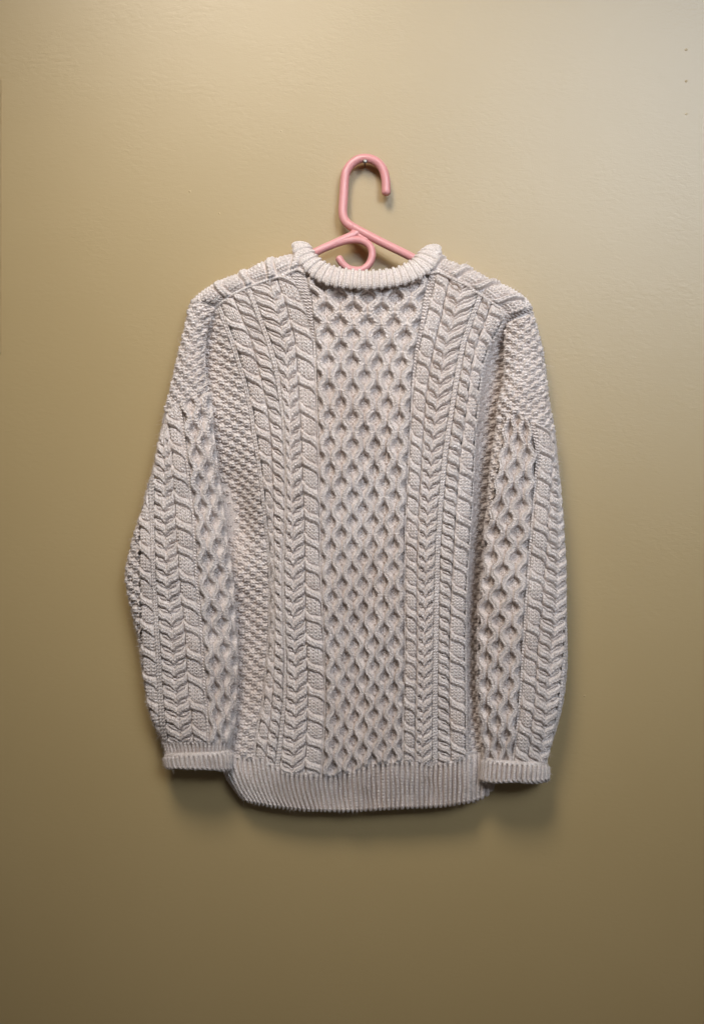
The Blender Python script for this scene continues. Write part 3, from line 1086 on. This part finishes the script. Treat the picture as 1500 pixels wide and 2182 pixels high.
# ------------------------------------------------------------------ shoulder yokes
def yoke(F, O, parent, flip):
    F = np.array(F, float)
    O = np.array(O, float)
    ns, nu = 250, 110
    def res(A):
        d = np.concatenate([[0], np.cumsum(np.linalg.norm(np.diff(A, axis=0), axis=1))])
        s = np.linspace(0, d[-1], ns)
        return np.stack([np.interp(s, d, A[:, 0]), np.interp(s, d, A[:, 1])], -1), d[-1]
    f, lf = res(F)
    o, lo = res(O)
    L = 0.5 * (lf + lo)
    u = np.linspace(0, 1.75, nu)[None, :].repeat(ns, 0)
    s = np.linspace(0, 1, ns)[:, None].repeat(nu, 1)
    a = u * math.pi / 2
    sa = np.sin(a)
    x = f[:, :1] + (o[:, :1] - f[:, :1]) * sa
    y = f[:, 1:] + (o[:, 1:] - f[:, 1:]) * sa
    DF = D_body(f[:, 0], f[:, 1])[:, None] + 1
    Dm = 34
    D = DF - (DF - Dm) * (1 - np.cos(a))
    v = s * L
    n = v / 57.0
    ds = np.sqrt(np.gradient(x, axis=1) ** 2 + np.gradient(y, axis=1) ** 2 + np.gradient(D, axis=1) ** 2)
    arc = np.cumsum(ds, axis=1)
    W1 = 46.0
    n2, dx = jit(x, y, n)
    h1 = pat_rope(np.clip(arc - 6 - W1 / 2, -W1 / 2, W1 / 2), n2 * 54, np.full_like(x, W1), n2, 57.0, 0.35, 1 if flip else -1) * 1.35
    h2 = pat_ridge(np.clip(arc - W1 - 8, 0, 11), v, 11.0)
    h = np.where(arc < 6, purl(arc, v) * 0.6, np.where(arc < W1 + 7, h1, h2))
    # two ridges across the outer end
    e = (1 - s) * L
    h = np.where(e < 20, pat_ridge(np.clip(e - 2, 0, 18) / 18 * 12, arc, 12.0), h)
    h = finish(h, x, y)
    return grid_obj('shoulder_yoke', P(x, y, D), h, YARN, parent)


LF = [(652, 584), (634, 573), (597, 589), (560, 600), (530, 611), (489, 631), (459, 656)]
LO = [(652, 540), (634, 542), (594, 552), (556, 563), (518, 584), (484, 594), (455, 608), (429, 624), (411, 641), (404, 660)]
RF = [(908, 584), (934, 579), (970, 597), (994, 608), (1033, 635), (1071, 661), (1086, 688)]
RO = [(908, 540), (932, 549), (956, 562), (985, 570), (1006, 580), (1028, 590), (1047, 602), (1071, 610), (1093, 619), (1112, 630), (1128, 647), (1134, 674)]
yl = yoke(LF, LO, sweater, False)
yr = yoke(RF, RO, sweater, True)


def seam_cord(pts, parent, rad=2.6, lift=3.0, Dfun=D_body):
    p = np.array(pts, float)
    d = np.concatenate([[0], np.cumsum(np.linalg.norm(np.diff(p, axis=0), axis=1))])
    s = np.arange(0, d[-1], 1.5)
    x, y = np.interp(s, d, p[:, 0]), np.interp(s, d, p[:, 1])
    k = np.ones(9) / 9
    x = np.convolve(np.pad(x, 4, 'edge'), k, 'valid')
    y = np.convolve(np.pad(y, 4, 'edge'), k, 'valid')
    D = Dfun(x, y) + lift
    W = P(x, y, D)
    T = np.gradient(W, axis=0)
    T /= np.linalg.norm(T, axis=1, keepdims=True)
    Yv = np.array([0, -1.0, 0])
    A = Yv[None] - T * (T @ Yv)[:, None]
    A /= np.linalg.norm(A, axis=1, keepdims=True)
    Bn = np.cross(T, A)
    th = np.linspace(0, 2 * math.pi, 12, endpoint=False)
    r = (rad * (1 + 0.28 * np.cos(2 * np.pi * (s[:, None] / 7.0) + th[None, :] * 1.0))) * S
    V = W[:, None] + r[..., None] * (np.cos(th)[None, :, None] * A[:, None] + np.sin(th)[None, :, None] * Bn[:, None])
    return mesh_from('seam', V, grid_faces(len(s), 12, wrap=True), YARN, parent)


seam_cord(LF, yl, 2.8, 4)
seam_cord(RF, yr, 2.8, 4)
seam_cord([(459, 656), (449, 672), (442, 689), (437, 722), (435, 756), (436, 792), (441, 823)], sl, 3.2, 0, lambda x, y: TL.dc(y) + 8)


# ------------------------------------------------------------------ collar: ribbed tube round the neck
def build_collar():
    path = np.array([(642, 524, 44), (643.5, 530, 56), (650, 542, 66), (662, 560, 78), (684, 578, 88), (713, 589.5, 94), (757, 595.5, 97), (795, 596, 97), (826, 593, 96), (859, 586, 92), (893, 569.5, 84), (910, 551, 70), (918, 538, 58), (920, 530, 45),
                     (922, 545, 32), (905, 600, 24), (865, 648, 20), (780, 668, 18), (695, 648, 20), (655, 600, 24), (640, 540, 32)], float)
    hwid = np.array([20, 20, 21, 22, 23.5, 23.5, 22, 21.5, 21.5, 22, 25, 25.5, 22, 20, 12, 11, 11, 11, 11, 11, 12.0])
    N = len(path)
    q, hq = [], []
    for i in range(N):
        a, b, c, d = path[(i - 1) % N], path[i], path[(i + 1) % N], path[(i + 2) % N]
        seg = np.linalg.norm(c - b)
        m = max(4, int(seg / 1.1))
        for t in np.linspace(0, 1, m, endpoint=False):
            q.append(0.5 * (2 * b + (c - a) * t + (2 * a - 5 * b + 4 * c - d) * t * t + (3 * b - a - 3 * c + d) * t ** 3))
            hq.append(hwid[i] * (1 - t) + hwid[(i + 1) % N] * t)
    q = np.array(q)
    hq = np.array(hq)
    hq = np.where(hq > 15, hq - 2.0, hq)
    k = np.ones(15) / 15
    q = np.stack([np.convolve(np.pad(q[:, c], 7, 'wrap'), k, 'valid') for c in range(3)], -1)
    hq = np.convolve(np.pad(hq, 7, 'wrap'), k, 'valid')
    T = np.roll(q, -1, 0) - np.roll(q, 1, 0)
    T /= np.linalg.norm(T, axis=1, keepdims=True)
    # frame: 'out' points away from the neck centre in the picture plane and towards the viewer
    C0 = np.array([780, 545, 55.0])
    out = q - C0
    out[:, 2] *= 0.35
    out -= T * np.sum(out * T, 1, keepdims=True)
    out /= np.linalg.norm(out, axis=1, keepdims=True)
    up = np.cross(T, out)
    s = np.concatenate([[0], np.cumsum(np.linalg.norm(np.diff(q, axis=0), axis=1))])
    nth = 110
    th = np.linspace(0, 2 * math.pi, nth, endpoint=False)[None, :]
    long = out
    short = np.cross(T, long)
    if np.mean(short[len(q) // 8:len(q) // 3, 2]) < 0:
        short = -short
    ra = hq[:, None]
    rb = 7.5 + 0 * hq[:, None]
    c, sn = np.cos(th), np.sin(th)
    cc_ = np.sign(c) * np.abs(c) ** 0.9
    L = s[-1]
    npitch = round(L / 15.4)
    arc = (s / L * npitch)[:, None] + 0 * th
    vv = th * 20
    f = arc - np.round(arc)
    rib = 3.2 * prof(f * 15.4, 4.2, 2.2, 0.5)
    st1 = 0.86 + 0.14 * np.cos(2 * np.pi * (vv / 5.6 + 0.06 * f * 15.4))
    lines = 1.5 * np.abs(np.sin(np.pi * np.clip(np.abs(f) * 15.4 / 4.3, 0, 1)))
    low = 1.3 * (0.5 + 0.5 * np.cos(2 * np.pi * (vv / 5.6 + 0.5 * np.abs(np.sin(np.pi * f * 4))))) * (np.abs(f) * 15.4 > 4.2)
    h = rib * st1 * 0.9 + lines * (rib > 0.5) + low
    h = h - 2.6 * np.exp(-((np.abs(f) * 15.4 - 5.0) / 1.2) ** 2)
    h = h + rng.normal(0, 0.1, h.shape)
    off_l = (ra + h) * cc_
    off_s = (rb + h) * sn
    Q = q[:, None, :] + long[:, None, :] * off_l[..., None] + short[:, None, :] * off_s[..., None]
    V = P(Q[..., 0], Q[..., 1], Q[..., 2])
    o = mesh_from('collar', V, grid_faces(len(q), nth, wrap=True), YARN, sweater)
    # close the ring
    me = o.data
    return o


build_collar()


# ------------------------------------------------------------------ loose fibres standing off the yarn
def build_fuzz():
    V = np.concatenate([a for a, b in FUZZ])
    N = np.concatenate([b for a, b in FUZZ])
    n = len(V)
    L = (rng.gamma(2.0, 1.5, n) + 1.5) * S
    t1 = rng.normal(0, 1, (n, 3))
    t1 /= np.linalg.norm(t1, axis=1, keepdims=True)
    t2 = rng.normal(0, 1, (n, 3))
    p0 = V - N * 0.4 * S
    p1 = V + (N * 0.55 + t1 * 0.55) * L[:, None] * 0.5
    p2 = p1 + (N * 0.25 + t1 * 0.6 + t2 * 0.35) * L[:, None] * 0.55
    pts = np.stack([p0, p1, p2], 1).astype(np.float32)
    hc = bpy.data.hair_curves.new('fuzz')
    hc.add_curves([3] * n)
    hc.attributes['position'].data.foreach_set('vector', pts.ravel())
    if 'radius' not in hc.attributes:
        hc.attributes.new('radius', 'FLOAT', 'POINT')
    r = np.tile(np.array([0.15, 0.11, 0.05], np.float32) * S, n)
    hc.attributes['radius'].data.foreach_set('value', r)
    hc.materials.append(YARN)
    o = bpy.data.objects.new('fuzz', hc)
    COL.objects.link(o)
    o.parent = sweater
    o['kind'] = 'stuff'
    print('fibres', n)


build_fuzz()
